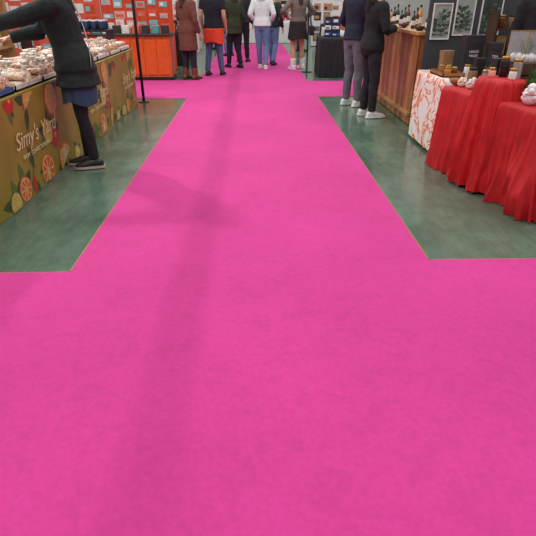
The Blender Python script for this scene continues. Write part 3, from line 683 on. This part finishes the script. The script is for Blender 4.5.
def foliage(parent,r,z0,z1,n,name='foliage'):
    bm=bmesh.new(); q=random.Random(n)
    for k in range(n):
        a=q.uniform(0,6.28); rr2=q.uniform(.1,1)*r; p=Vector((rr2*.4*math.cos(a),rr2*.4*math.sin(a),z0)); t=Vector((rr2*math.cos(a),rr2*math.sin(a),q.uniform(z0+(z1-z0)*.4,z1)))
        w=Vector((-math.sin(a),math.cos(a),0))*r*.22; m_=p.lerp(t,.6)+Vector((0,0,.01))
        f=bm.faces.new([bm.verts.new(v) for v in (p,m_+w,t,m_-w)]); f.material_index=q.randrange(2)
    obj_from(bm,name,Mg,parent)
e=empty('glass_display_case',(2.16,4.25,.971),'clear glass display case holding white bulbs and green leaves','display case',None,ROT)
bm=bmesh.new(); bx(bm,-.09,.09,-.11,.11,.006,.22,0,.004); obj_from(bm,'glass_box',gl,e)
bm=bmesh.new()
for sx in (-.09,.087):
    for sy in (-.11,.107): bx(bm,sx,sx+.004,sy,sy+.004,0,.224)
for z in (0,.22):
    bx(bm,-.09,.091,-.11,-.106,z,z+.004);bx(bm,-.09,.091,.107,.111,z,z+.004);bx(bm,-.09,-.086,-.11,.11,z,z+.004);bx(bm,.087,.091,-.11,.11,z,z+.004)
obj_from(bm,'metal_frame',gold,e)
for k in range(9):
    bm=bmesh.new(); c=Vector((-.055+.055*(k%3),-.07+.07*((k//3)%3),.036)); ball(bm,c,.026,.026,.027); obj_from(bm,'white_bulb',pw,e,True)
foliage(e,.08,.05,.21,40)
def potplant(x,y,z,r,h_,pm,lab,flower=False):
    e=empty('potted_plant',(x,y,z),lab,'plant')
    bm=bmesh.new(); lathe(bm,[(r*.7,0),(r,.01),(r*1.1,h_*.4),(r*1.0,h_*.42)],16); obj_from(bm,'pot',pm,e,True)
    foliage(e,r*1.9,h_*.4,h_,60)
    if flower:
        bm=bmesh.new(); q=random.Random(int(x*100))
        for k in range(16):
            a=q.uniform(0,6.28); rr2=q.uniform(0,1)*r*1.3
            ball(bm,Vector((rr2*math.cos(a),rr2*math.sin(a),h_*q.uniform(.6,1))),.018,.018,.016)
        obj_from(bm,'blossoms',pw,e,True)
potplant(2.10,3.86,.729,.055,.19,pw,'leafy green plant in a white pot on the red cloth')
potplant(2.18,4.00,.729,.050,.25,pw,'tall bushy green plant in a white pot on the red cloth')
potplant(2.26,3.80,.729,.04,.17,pw,'cluster of white blossoms in a white pot on the red cloth',True)
potplant(2.05,3.50,.729,.04,.13,pw,'cluster of white blossoms in a white pot on the red cloth',True)
potplant(2.17,3.55,.729,.045,.16,pw,'cluster of white blossoms in a white pot on the red cloth',True)
def bundle(x,y,z,m,lab,r=.035):
    e=empty('wrapped_bundle',(x,y,z),lab,'bundle','wrapped bundles')
    bm=bmesh.new()
    ball(bm,Vector((0,0,r*.9)),r,r,r*.9)
    for k in range(9):
        a=k*2.4; ball(bm,Vector((r*.75*math.cos(a),r*.75*math.sin(a),r*(.7+.16*k))),r*.42,r*.42,r*.4)
    ball(bm,Vector((0,0,r*2.2)),r*.6,r*.6,r*.55)
    obj_from(bm,'bundle_body',m,e,True)
    bm=bmesh.new(); lathe(bm,[(r*1.08,r*1.42),(r*1.12,r*1.5),(r*1.08,r*1.58)],14); obj_from(bm,'ribbon',pp,e,True)
cream=mat('pale_cream_wool',(234,222,206),.9)
bundle(2.005,3.735,.729,pw,'large knobbly white bundle with pink ribbon on the red cloth',.055)
bundle(2.12,3.66,.729,cream,'cream knobbly bundle with pink ribbon on the red cloth',.045)
for k,(x,y_) in enumerate(((1.86,4.50),(1.83,4.62),(1.93,4.60),(2.28,3.62),(2.38,3.5))):
    bundle(x,y_,.729,pw if k%2==0 else cream,'small white knobbly bundle with pink ribbon on the red cloth',.030)
jar(1.88,4.16,.871,pp,gold,'pink candle jar with gold lid on the raised red fabric',.028,.05)
jar(1.97,4.00,.871,pw,gold,'white candle jar with gold lid on the raised red fabric',.028,.06)
jar(1.97,4.16,.871,bg[2],gold,'dark jar with gold lid on the raised red fabric',.034,.13)
jar(2.03,4.07,.871,gl,gold,'clear jar with gold lid on the raised red fabric',.034,.12)
jar(2.06,4.62,.729,bg[0],M_blk,'amber jar with black lid on the red cloth',.045,.14)
jar(2.18,4.62,.729,bg[2],gold,'dark jar with gold lid on the red cloth',.045,.18)
jar(1.98,4.47,.729,gl,gold,'clear jar with gold lid on the red cloth',.045,.14)
jar(2.30,4.60,.729,bg[3],gold,'honey-coloured jar with gold lid on the red cloth',.05,.2)
jar(1.95,4.70,.729,kraft,M_blk,'kraft jar with black lid on the red cloth',.04,.13)
signbox(2.09,4.52,.729,.1,.08,.24,pb,'black product box on the red cloth',.2)
signbox(2.36,4.44,.729,.1,.08,.28,pb,'tall black product box on the red cloth',.2)
signbox(2.03,4.80-.02,.729,.09,.05,.22,pb,'narrow black product box on the red cloth',.2)
e=empty('wooden_bowl',(1.83,4.73,.729),'turned brown wooden bowl on the red cloth','bowl')
bm=bmesh.new(); lathe(bm,[(.03,0),(.055,.02),(.07,.055),(.064,.055),(.048,.022)],20); obj_from(bm,'bowl_body',Mbd,e,True)
e=empty('display_stand',(2.10,3.10,0),'black metal stand beside the red table','stand')
bm=bmesh.new(); lathe(bm,[(.02,.02),(.02,.7)],10); obj_from(bm,'stand_pole',M_blk,e,True)
bm=bmesh.new(); lathe(bm,[(.09,.001),(.09,.015),(.02,.02)],20); obj_from(bm,'stand_base',M_blk,e,True)
boxobj('stand_plate',(-.10,.10,-.08,.08,.70,.712),M_blk,e)

# ------------------------------------------------ overhead beam, lights, world, camera
o=boxobj('trim_1',(-.05,.05,.6,23.9,2.6,2.68),M_met); tag(o,'grey steel ceiling truss beam','beam',kind='structure')
def area(x,y,z,sx,sy,e,col=(1,.97,.93)):
    l=bpy.data.lights.new('hall_lamp','AREA'); l.shape='RECTANGLE'; l.size=sx; l.size_y=sy; l.energy=e; l.color=col
    o=bpy.data.objects.new('hall_lamp',l); COL.objects.link(o); o.location=(x,y,z); return o
area(.42,8,5.6,.10,24,165)
area(-3.2,9,5.6,1.0,26,410); area(3.6,9,5.6,1.0,26,410)
o=area(-4.7,7.5,5,.25,.25,150); o.rotation_euler=(Vector((-4.7,7.5,5))-Vector((-.9,3.9,0))).to_track_quat('Z','Y').to_euler()
w=bpy.data.worlds.new('hall_ambient'); S.world=w; w.use_nodes=True
bgd=w.node_tree.nodes['Background']; bgd.inputs['Color'].default_value=(.95,.97,1,1); bgd.inputs['Strength'].default_value=.58

cam=bpy.data.cameras.new('camera'); cam.sensor_width=36; cam.lens=36*500/536; cam.clip_end=100
co=bpy.data.objects.new('camera',cam); COL.objects.link(co)
co.location=(0,0,H); co.rotation_euler=(math.radians(90-28.1),0,-math.radians(1.516))
S.camera=co
